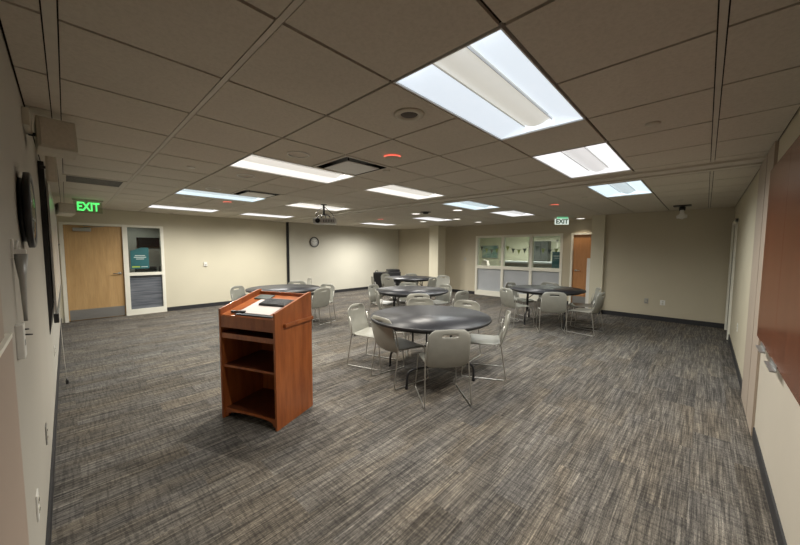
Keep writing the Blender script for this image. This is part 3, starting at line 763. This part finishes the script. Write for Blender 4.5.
# items on the reading top: own things in world space
TM = Matrix.Translation((1.283, 2.962, 0)) @ Matrix.Rotation(rz, 4, 'Z')
def on_top(o, x, y, z_off, ang=0):
    o.matrix_world = TM @ Matrix.Translation((x, y, zt(y)+z_off)) @ Matrix.Rotation(math.atan(slope), 4, 'X') @ Matrix.Rotation(ang, 4, 'Z')
M_paper = mat('paper_with_glare', (.52,.47,.45), .6)  # paper tone with glare off the lectern top mixed into the colour
o = obox('paper_with_glare', (-.185, -.15, 0), (.185, .15, .002), M_paper); tag(o, 'large pale sheet of paper with painted glare on the lectern top', 'paper'); on_top(o, .02, -.035, .0022)
o = obox('clipboard', (-.20, -.020, 0), (.22, .012, .009), M_black, None, .002); tag(o, 'long black bar along the lower edge of the lectern top', 'pen tray'); on_top(o, .05, -.208, .002)
o = obox('marker', (-.075, -.011, 0), (.075, .011, .016), M_black, None, .005); tag(o, 'short black marker on the lower corner of the lectern top', 'marker'); on_top(o, -.15, -.185, .005, .1)
t2 = thing('keyboard', 'black computer keyboard lying on the pale sheet on the lectern', 'keyboard')
b = MB(); b.box((-.155, -.070, 0), (.155, .070, .016), M_black, .004); b.build('case', M_black, t2)
M_key = textured('dark_keycap', (.035,.037,.042), .5, .1, 30)
for r_ in range(5):
    for c_ in range(14):
        if r_ == 0 and 3 < c_ < 9: continue
        b = MB(); b.box((-.146+c_*.0209, -.060+r_*.0245, .016), (-.146+c_*.0209+.017, -.060+r_*.0245+.019, .021), M_key, .002); b.build('key', M_key, t2)
b = MB(); b.box((-.146+4*.0209, -.060, .016), (-.146+9*.0209-.004, -.041, .021), M_key, .002); b.build('space_bar', M_key, t2)
on_top(t2, .08, .045, .0045, .0)
o = obox('cable_box', (-.09, -.05, 0), (.09, .05, .010), textured('grey_green_tray', (.06,.07,.065), .6, .1, 10), None, .003); tag(o, 'flat dark panel at the upper corner of the lectern top', 'panel'); on_top(o, -.17, .155, .001)

# ------------------------------------------------------------------ chairs
def make_chair():
    t = bpy.data.objects.new('stacking_chair', None); COL.objects.link(t); t.empty_display_size = .1
    t['category'] = 'chair'
    # seat shell
    w = bmesh.new(); nu, nv = 12, 12; rows = []
    for j in range(nv+1):
        v_ = j/nv; y = -.20 + .43*v_
        half = .205 + .022*math.sin(PI*min(1, v_*1.1)*.5)
        if v_ > .86: half *= 1-.12*((v_-.86)/.14)**2
        if v_ < .1: half *= 1-.10*((.1-v_)/.1)**2
        r = []
        for i in range(nu+1):
            u = -1+2*i/nu
            z =   .428 - .014*math.cos(u*PI/2)*math.sin(PI*min(1, v_*1.15)) - .035*max(0, (v_-.80)/.2)**2 + .012*max(0, (.15-v_)/.15)
            r.append(w.verts.new((u*half, y, z)))
        rows.append(r)
    for a, b_ in zip(rows, rows[1:]):
        for i in range(nu): w.faces.new((a[i], a[i+1], b_[i+1], b_[i]))
    q = MB(); q.merge(w, M_shell, smooth=True); s = q.build('seat', M_shell, t)
    md = s.modifiers.new('thick', 'SOLIDIFY'); md.thickness = .011; md.offset = -1
    md = s.modifiers.new('bev', 'BEVEL'); md.width = .003; md.segments = 1; md.limit_method = 'ANGLE'
    # backrest with handle slot
    w = bmesh.new(); nu, nv = 16, 18; grid = []
    for j in range(nv+1):
        v_ = j/nv; z = .392 + .396*v_
        half = .222 - .012*v_
        if v_ > .80: half *= math.sqrt(max(.0, 1-(((v_-.80)/.20)**2)*.52))
        if v_ < .14: half *= 1-.16*((.14-v_)/.14)**2
        r = []
        for i in range(nu+1):
            u = -1+2*i/nu
            y = -.205 - .075*v_ - .035*(math.cos(u*PI/2)) - .015*math.sin(PI*v_) + .02*(1-v_)**3
            zz = z + (.012*math.cos(u*PI/2) if j == nv else 0)
            r.append(w.verts.new((u*half, y, zz)))
        grid.append(r)
    for j in range(nv):
        for i in range(nu):
            if j == nv-3 and nu//2-3 <= i < nu//2+3: continue
            w.faces.new((grid[j][i], grid[j][i+1], grid[j+1][i+1], grid[j+1][i]))
    q = MB(); q.merge(w, M_shell, smooth=True); s = q.build('backrest', M_shell, t)
    md = s.modifiers.new('thick', 'SOLIDIFY'); md.thickness = .010; md.offset = 0
    md = s.modifiers.new('bev', 'BEVEL'); md.width = .003; md.segments = 1; md.limit_method = 'ANGLE'
    # sled frame sides
    for s_ in (-1, 1):
        x = s_*.225
        pts = fillet([(s_*.205, .16, .410), (s_*.215, .20, .408), (x+s_*.012, .255, .009), (x+s_*.012, -.27, .009), (x-s_*.002, -.205, .43), (s_*.218, -.205, .52), (s_*.212, -.242, .66)], .03, 4)
        b = MB(); b.tube(pts, .0062, M_chrome, 8); b.build('sled_leg', M_chrome, t)
    for y, z in ((.155, .410), (-.15, .412)):
        b = MB(); b.tube([(-.208, y, z), (.208, y, z)], .0075, M_chrome, 8); b.build('crossbar', M_chrome, t)
    return t
CH0 = make_chair(); used = [False]
def chair(bx, by, label, cx=None, cy=None, ang=None, group=None):
    """bx,by: where the top of the back stands; faces the table centre unless ang given"""
    if ang is None: dx, dy = cx-bx, cy-by
    else: dx, dy = math.cos(math.radians(ang)), math.sin(math.radians(ang))
    L = math.hypot(dx, dy); dx, dy = dx/L, dy/L
    r = math.atan2(dy, dx) - PI/2
    loc = (bx+dx*.29, by+dy*.29, 0)
    if not used[0]: c = CH0; used[0] = True; c.location = loc; c.rotation_euler = (0, 0, r); c['label'] = label
    else: c = copy_tree(CH0, None, loc, r, label)
    if group: c['group'] = group
    return c

# ------------------------------------------------------------------ tables
def make_table():
    t = bpy.data.objects.new('round_table', None); COL.objects.link(t); t['category'] = 'table'
    R = .745
    b = MB(); b.lathe([(0, .742), (R-.012, .742), (R-.012, .715), (0, .715)], 72, M_top, caps=False); b.build('tabletop', M_top, t)
    b = MB(); b.lathe([(R-.012, .7425), (R-.003, .741), (R, .735), (R, .718), (R-.004, .712), (R-.012, .711)], 72, M_edge, caps=False); b.build('edge_band', M_edge, t)
    b = MB(); b.lathe([(R-.09, .714), (R-.095, .675), (R-.105, .675), (R-.105, .714)], 56, M_edge, caps=False); b.build('apron_ring', M_edge, t)
    for s_ in (-1, 1):
        x = s_*.37
        b = MB()
        b.tube(fillet([(x, -.42, .016), (x, -.41, .215), (x, 0, .235), (x, .41, .215), (x, .42, .016)], .17, 8), .0145, M_dmetal, 10)
        for yy in (-.10, .10): b.tube(fillet([(x, yy*1.0, .225), (x, yy*1.0, .55), (x-s_*.02, yy*2.2, .70)], .06), .0125, M_dmetal, 8)
        b.box((x-.03, -.30, .695), (x+.03, .30, .714), M_dmetal, .003)
        b.build('leg_frame', M_dmetal, t)
        b = MB(); b.tube([(x, 0, .50), (x-s_*.22, 0, .68), (x-s_*.26, 0, .705)], .008, M_dmetal, 8); b.tube([(x, -.10, .50), (x, .10, .50)], .008, M_dmetal, 8); b.build('folding_brace', M_dmetal, t)
        for yy in (-.42, .42):
            b = MB(); b.lathe([(0, 0), (.019, 0), (.019, .03), (.0, .032)], 14, M_black, Matrix.Translation((x, yy, 0)), caps=False); b.build('foot', M_black, t)
    return t
T0 = make_table()
TABLES = [((3.12, 2.46), 60, 'nearest round folding table with a dark top, in front of the lectern'),
          ((4.90, 4.34), -40, 'second round folding table in the middle row, right behind the nearest table'),
          ((7.05, 6.35), -40, 'third round folding table in the middle row, farthest back near the column'),
          ((7.13, 2.45), -74, 'round folding table standing before the glazed partition and orange door'),
          ((3.18, 6.46), 20, 'round folding table behind the lectern near the back wall')]
for i, ((x, y), a, lab) in enumerate(TABLES):
    o = T0 if i == 0 else copy_tree(T0)
    o.location = (x, y, 0); o.rotation_euler = (0, 0, math.radians(a)); o['label'] = lab
(c1, _, _), (c2, _, _), (c3, _, _), (c4, _, _), (c5, _, _) = TABLES
chair(2.78, 3.52, 'pale chair on the far lectern side of the nearest table, back turned sideways', *c1)
chair(2.46, 2.66, 'chair seen from behind and sideways between the lectern and the nearest table', ang=-8)
chair(2.52, 1.74, 'chair closest to the camera, its back hiding part of the nearest table', ang=51)
chair(3.77, 1.74, 'chair on the open-floor side of the nearest table, seat catching bright light', ang=118)
chair(3.88, 3.26, 'pale chair facing us behind the nearest table, left of two there', *c1)
chair(4.18, 2.58, 'pale chair facing us behind the nearest table, right of two there', *c1)
chair(4.26, 3.62, 'chair with its back to us between the nearest and second tables', *c2)
chair(4.06, 4.50, 'chair seen from behind on the wall side of the second table', ang=-35)
chair(4.66, 5.28, 'paler chair at the second table, nearest the wall clock side', *c2)
chair(5.55, 5.05, 'chair facing us behind the second table, only its top showing', *c2)
chair(5.82, 4.15, 'chair facing us at the column side of the second table', *c2)
chair(5.15, 3.28, 'chair at the second table turned away from us beside the gap to the glazed partition', ang=86)
chair(7.00, 7.35, 'pale chair facing us beside the black case, at the farthest table', *c3)
chair(6.22, 6.40, 'dark-looking chair with its back to us at the farthest table', *c3)
chair(7.72, 6.88, 'pale chair facing us behind the farthest table', *c3)
chair(7.12, 5.52, 'chair with its back to us at the column end of the farthest table', *c3)
chair(7.88, 5.72, 'pale chair turned towards us in front of the column base', ang=198)
chair(6.10, 6.95, 'chair edge-on at the wall side of the farthest table', *c3)
chair(6.20, 2.93, 'chair seen from behind at the near side of the table by the glazed partition', *c4)
chair(7.30, 3.34, 'pale chair facing us in front of the glazed partition, left one behind that table', *c4)
chair(6.20, 1.98, 'chair with its broad back to us by the glazed partition', *c4)
chair(8.02, 2.68, 'pale chair facing us centrally behind the table by the glazed partition', *c4)
chair(6.78, 1.34, 'chair seen edge-on at the end-wall side of the table by the glazed partition', ang=84)
chair(7.55, 1.55, 'pale chair half hidden behind the edge-on chair near the end wall', *c4)
chair(2.42, 7.0, 'grey chair beyond the lectern at the far wall side of the back table', ang=-58)
chair(3.85, 7.15, 'chair facing us behind the back table, near the black wall strip', ang=235)
chair(4.50, 7.65, 'chair facing us well behind the back table, away from the table edge', ang=165)
chair(4.00, 6.05, 'pale chair half hidden at the open side of the back table', ang=195)
chair(3.52, 5.50, 'chair seen from behind just past the lectern at the back table', ang=98)

# ------------------------------------------------------------------ black case & cart in the back corner
t = thing('rolling_case', 'black boxy rolling case standing in the back corner behind the farthest table', 'case', (7.28, 7.92, 0), .5)
b = MB(); b.box((-.19, -.16, .05), (.19, .16, .82), M_black, .04); b.build('body', M_black, t)
b = MB(); b.tube(fillet([(-.12, .1, .81), (-.12, .1, .86), (.12, .1, .86), (.12, .1, .81)], .03), .01, M_dmetal); b.build('handle', M_dmetal, t)
for sx in (-1, 1):
    for sy in (-1, 1):
        b = MB(); b.lathe([(0, -.012), (.028, -.012), (.028, .012), (0, .012)], 16, M_dmetal, Matrix.Translation((sx*.15, sy*.12, .028)) @ Matrix.Rotation(PI/2, 4, 'Y'), caps=False); b.box((sx*.15-.015, sy*.12-.015, .04), (sx*.15+.015, sy*.12+.015, .06), M_dmetal); b.build('caster', M_dmetal, t)
t = thing('equipment_cart', 'low black cart with a rounded top beside the rolling case', 'cart', (8.45, 8.45, 0), -.5)
b = MB(); b.box((-.25, -.22, .12), (.25, .22, .76), M_black, .05); b.box((-.22, -.19, .76), (.22, .19, .84), M_black, .035); b.build('body', M_black, t)
b = MB(); b.box((-.18, -.226, .30), (.18, -.22, .66), M_dmetal); b.build('front_panel', M_dmetal, t)
for sx in (-1, 1):
    for sy in (-1, 1):
        b = MB(); b.lathe([(0, -.015), (.05, -.015), (.05, .015), (0, .015)], 16, M_dmetal, Matrix.Translation((sx*.19, sy*.17, .05)) @ Matrix.Rotation(PI/2, 4, 'Y'), caps=False); b.box((sx*.19-.02, sy*.17-.02, .06), (sx*.19+.02, sy*.17+.02, .13), M_dmetal); b.build('caster', M_dmetal, t)
# tall thin pale panel next to the return wall
t = thing('folded_panel', 'tall thin pale board leaning upright beside the orange door', 'board', (9.57, 2.21, 0), 0)
b = MB(); b.box((-.02, -.06, .02), (.02, .06, 1.36), M_white, .004); b.build('board', M_white, t)
b = MB(); b.box((-.05, -.075, 0), (.12, .09, .02), M_dmetal, .003); b.build('base', M_dmetal, t)

# ------------------------------------------------------------------ rooms seen through the glass
# room beyond the glazed partition
RX0, RX1, RY0, RY1 = XF+T, XF+4.0, 1.6, 8.2
M_beyond = textured('pale_green_wall', (.62,.62,.48), .7, .03, 2)
sbox('wall_beyond', [((RX1, RY0, 0), (RX1+.1, RY1, 2.7)), ((RX0, RY0-.1, 0), (RX1+.1, RY0, 2.7)), ((RX0, RY1, 0), (RX1+.1, RY1+.1, 2.7))], M_beyond)
sbox('ceiling_beyond', [((RX0, RY0, 2.6), (RX1, RY1, 2.7))], M_tile)
def area(name, loc, sx, sy, e, col=(1,.95,.85)):
    pass
t = thing('ceiling_light', 'ceiling light in the room beyond the glazed partition', 'light', (12.2, 4.9, 2.6))
b = MB(); b.box((-.3, -.6, -.02), (.3, .6, 0), emis('beyond_lens', (1,.97,.85), 4)); b.build('lens', None, t)
for k2, yy in enumerate((-.9, .9)):
    ld = bpy.data.lights.new('tube_lamp', 'SPOT'); ld.energy = 105; ld.spot_size = math.radians(165); ld.spot_blend = .8; ld.color = (1,.96,.86); ld.shadow_soft_size = .15
    lo = bpy.data.objects.new('tube_lamp', ld); COL.objects.link(lo); lo.parent = t; lo.location = (0, yy, -.04)
# painting
M_paint = mat('abstract_landscape', (.2,.3,.3), .6)
v = coords(M_paint, (1, 2.2, 3)); n = noise(M_paint, v, 2.4, 4, .6)
LK(M_paint, ramp(M_paint, n.outputs['Fac'], [(.3, (.06,.16,.20)), (.5, (.20,.33,.30)), (.7, (.42,.48,.36))]), bsdf(M_paint).inputs['Base Color'])
t = thing('painting', 'blue-green landscape picture on the wall beyond the partition', 'picture', (RX1-.001, 7.45, 1.18), -PI/2)
b = MB(); b.box((-.42, -.03, 0), (.42, 0, .62), M_steel, .004); b.build('picture_frame', M_steel, t)
b = MB(); b.box((-.39, -.034, .03), (.39, -.030, .59), M_paint); b.build('canvas', M_paint, t)
# dark doorway & cabinet beyond
t = thing('tall_cabinet', 'dark tall cabinet standing in a pale doorway beyond the partition', 'cabinet', (RX1-.03, 4.98, 0), -PI/2)
M_dk = textured('dark_grey_cabinet', (.05,.055,.05), .5, .2, 8)
b = MB(); b.box((-.30, -.30, 0), (.30, 0, 1.95), M_dk, .006); b.build('body', M_dk, t)
for s_ in (-1, 1):
    b = MB(); b.box((s_*.15-.14, -.318, .05), (s_*.15+.14, -.301, 1.90), M_dk, .004); dd = b.build('cabinet_door', M_dk, t)
    b = MB(); b.box((s_*.02-.006, -.33, .9), (s_*.02+.006, -.318, 1.1), M_steel); b.build('handle', M_steel, dd)
sbox('door_frame_4', [((RX1-.03, 4.40, 0), (RX1, 4.48, 2.0)), ((RX1-.03, 5.45, 0), (RX1, 5.53, 2.0)), ((RX1-.03, 4.40, 1.94), (RX1, 5.53, 2.0))], M_frame)
# counters
t = thing('counter', 'long pale counter with a dark base beyond the partition', 'counter', (12.6, 4.9, 0))
b = MB(); b.box((-.25, -1.3, .0), (.25, 1.1, 1.06), textured('taupe_panel', (.16,.15,.12), .6, .1, 5)); b.build('base', None, t)
b = MB(); b.box((-.32, -1.4, 1.06), (.32, 1.2, 1.13), M_frost, .004); b.build('counter_top', M_frame, t)
t = thing('side_table', 'pale table holding papers beyond the partition, under the picture', 'table', (12.4, 6.75, 0))
b = MB(); b.box((-.35, -.55, .85), (.35, .55, .90), M_frame, .004); b.build('top', M_frame, t)
for sx in (-1, 1):
    for sy in (-1, 1):
        b = MB(); b.box((sx*.3-.02, sy*.5-.02, 0), (sx*.3+.02, sy*.5+.02, .85), M_steel); b.build('leg', M_steel, t)
b = MB(); b.prism([(-.17, 0), (.17, 0), (.06, .26), (-.10, .22)], -.1, .1, M_paper, Matrix(((0,0,1,0),(1,0,0,0),(0,1,0,0),(0,0,0,1))))
o = b.build('tent_card', M_paper, None, (12.3, 6.75, .901)); tag(o, 'angled white card standing on the pale table beyond the partition', 'card')
t = thing('square_post', 'pale square post rising beside the counter beyond the partition', 'post', (12.0, 4.72, 0))
b = MB(); b.box((-.06, -.07, 0), (.06, .07, 2.60), M_frame, .004); b.build('post', M_frame, t)
# bunting
t = thing('bunting', 'string of green and dark triangular flags draped beyond the partition glass', 'bunting', (11.0, 0, 0))
M_fg = mat('green_flag', (.30,.36,.10), .8); M_fd = mat('dark_flag', (.03,.05,.04), .8)
pts = []; n_f = 15
for i in range(n_f*4+1):
    s_ = i/(n_f*4); y = 3.2+3.1*s_; ph = (s_*3) % 1.0
    pts.append((0, y, 1.76 - .17*math.sin(PI*ph)))
b = MB(); b.tube(pts, .004, M_fd, 5); b.build('string', M_fd, t)
for i in range(n_f):
    p = pts[i*4+2]
    mm = (M_fd, M_fg)[i % 2]
    b = MB(); b.prism([(-.065, 0), (.065, 0), (0, -.17)], -.002, .002, mm, Matrix.Translation(p) @ Matrix(((0,0,1,0),(1,0,0,0),(0,1,0,0),(0,0,0,1)))); b.build('flag', mm, t)
# dark notice on right pane
b = MB(); b.box((0, -.13, 0), (.004, .13, .48), M_teal); b.box((-.0015, -.09, .34), (0, .09, .365), M_ink); b.box((-.0015, -.07, .28), (0, .06, .295), M_ink)
tag(b.build('notice', M_teal, None, (XF+.075, 3.20, 1.045)), 'dark teal notice standing in the last pane of the glazed partition, nearest the orange door', 'sign')

# dark room beyond sidelight
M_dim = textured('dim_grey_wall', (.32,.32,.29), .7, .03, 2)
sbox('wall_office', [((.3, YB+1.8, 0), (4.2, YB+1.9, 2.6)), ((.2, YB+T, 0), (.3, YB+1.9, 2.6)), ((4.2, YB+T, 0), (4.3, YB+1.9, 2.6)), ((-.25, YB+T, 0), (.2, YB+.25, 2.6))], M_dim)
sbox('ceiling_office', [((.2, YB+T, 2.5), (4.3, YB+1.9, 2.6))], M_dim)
t = thing('television', 'black wall television seen through the sidelight glass', 'television', (1.66, YB+1.799, 1.63))
b = MB(); b.box((-.29, -.05, -.01), (.29, 0, .25), M_black, .006); b.build('casing', M_black, t)
b = MB(); b.box((-.28, -.053, 0), (.28, -.05, .24), M_gloss); b.build('screen', M_gloss, t)
def office_chair(x, y, rz, label):
    t = thing('office_chair', label, 'chair', (x, y, 0), rz)
    b = MB(); b.box((-.24, -.06, .55), (.24, 0, 1.10), M_black, .03); b.build('backrest', M_black, t)
    b = MB(); b.box((-.25, 0, .44), (.25, .46, .52), M_black, .03); b.build('seat', M_black, t)
    b = MB(); b.lathe([(0, .06), (.03, .06), (.03, .44), (0, .44)], 16, M_dmetal, Matrix.Translation((0, .22, 0)), caps=False); b.build('gas_column', M_dmetal, t)
    b = MB()
    for k3 in range(5):
        a = 2*PI*k3/5; b.tube([(0, .22, .07), (.28*math.cos(a), .22+.28*math.sin(a), .05)], .018, M_dmetal)
        b.lathe([(0, -.01), (.025, -.01), (.025, .01), (0, .01)], 12, M_black, Matrix.Translation((.28*math.cos(a), .22+.28*math.sin(a), .025)) @ Matrix.Rotation(PI/2, 4, 'X'), caps=False)
    b.build('star_base', M_dmetal, t)
office_chair(1.42, YB+.9, .3, 'black office chair behind the sidelight glass, left one')
office_chair(1.95, YB+1.0, .1, 'black office chair farther inside behind the sidelight glass')
t = thing('downlight', 'small lit downlight in the dark office beyond the sidelight', 'light', (1.30, YB+1.0, 2.5))
b = MB(); b.lathe([(0, -.004), (.07, -.004), (.08, -.0005)], 24, M_can, caps=False); b.build('lens', M_can, t)
ld = bpy.data.lights.new('can_lamp', 'SPOT'); ld.energy = 16; ld.spot_size = math.radians(150); ld.spot_blend = .6; ld.color = (1,.95,.85); ld.shadow_soft_size = .05
lo = bpy.data.objects.new('can_lamp', ld); COL.objects.link(lo); lo.parent = t; lo.location = (0, 0, -.02)

# ------------------------------------------------------------------ world, camera, view
w = bpy.data.worlds.new('World'); sc.world = w; w.use_nodes = True
w.node_tree.nodes['Background'].inputs[0].default_value = (.02,.02,.02,1); w.node_tree.nodes['Background'].inputs[1].default_value = .2

f, pitch, roll, yaw = 319.14, .07008, .004135, .76308
def camvec(w_):
    X, Y, Z = w_; cp, sp = math.cos(pitch), math.sin(pitch)
    x = X; y = -(Z*cp+Y*sp); z = Y*cp-Z*sp
    c, s = math.cos(roll), math.sin(roll)
    return (c*x-s*y, s*x+c*y, z)
u = camvec((-math.cos(yaw), math.sin(yaw), 0)); v = camvec((math.sin(yaw), math.cos(yaw), 0)); zz = camvec((0, 0, 1))
right = Vector((v[0], u[0], zz[0])); down = Vector((v[1], u[1], zz[1])); fwd = Vector((v[2], u[2], zz[2]))
Mx = Matrix((( right.x, -down.x, -fwd.x, 0), (right.y, -down.y, -fwd.y, 0), (right.z, -down.z, -fwd.z, CAM_H), (0,0,0,1)))
cd = bpy.data.cameras.new('camera'); cam = bpy.data.objects.new('camera', cd); COL.objects.link(cam)
cam.matrix_world = Mx
cd.sensor_fit = 'HORIZONTAL'; cd.sensor_width = 36; cd.lens = f/800*36; cd.clip_start = .02; cd.clip_end = 60
sc.camera = cam
sc.view_settings.view_transform = 'Standard'; sc.view_settings.look = 'None'; sc.view_settings.gamma = 1
sc.view_settings.use_curve_mapping = False
sc.view_settings.exposure = EXPO
sc.cycles.max_bounces = 8; sc.cycles.diffuse_bounces = 5; sc.cycles.glossy_bounces = 3; sc.cycles.transparent_max_bounces = 8
sc.cycles.sample_clamp_indirect = 4
sc.cycles.use_denoising = True
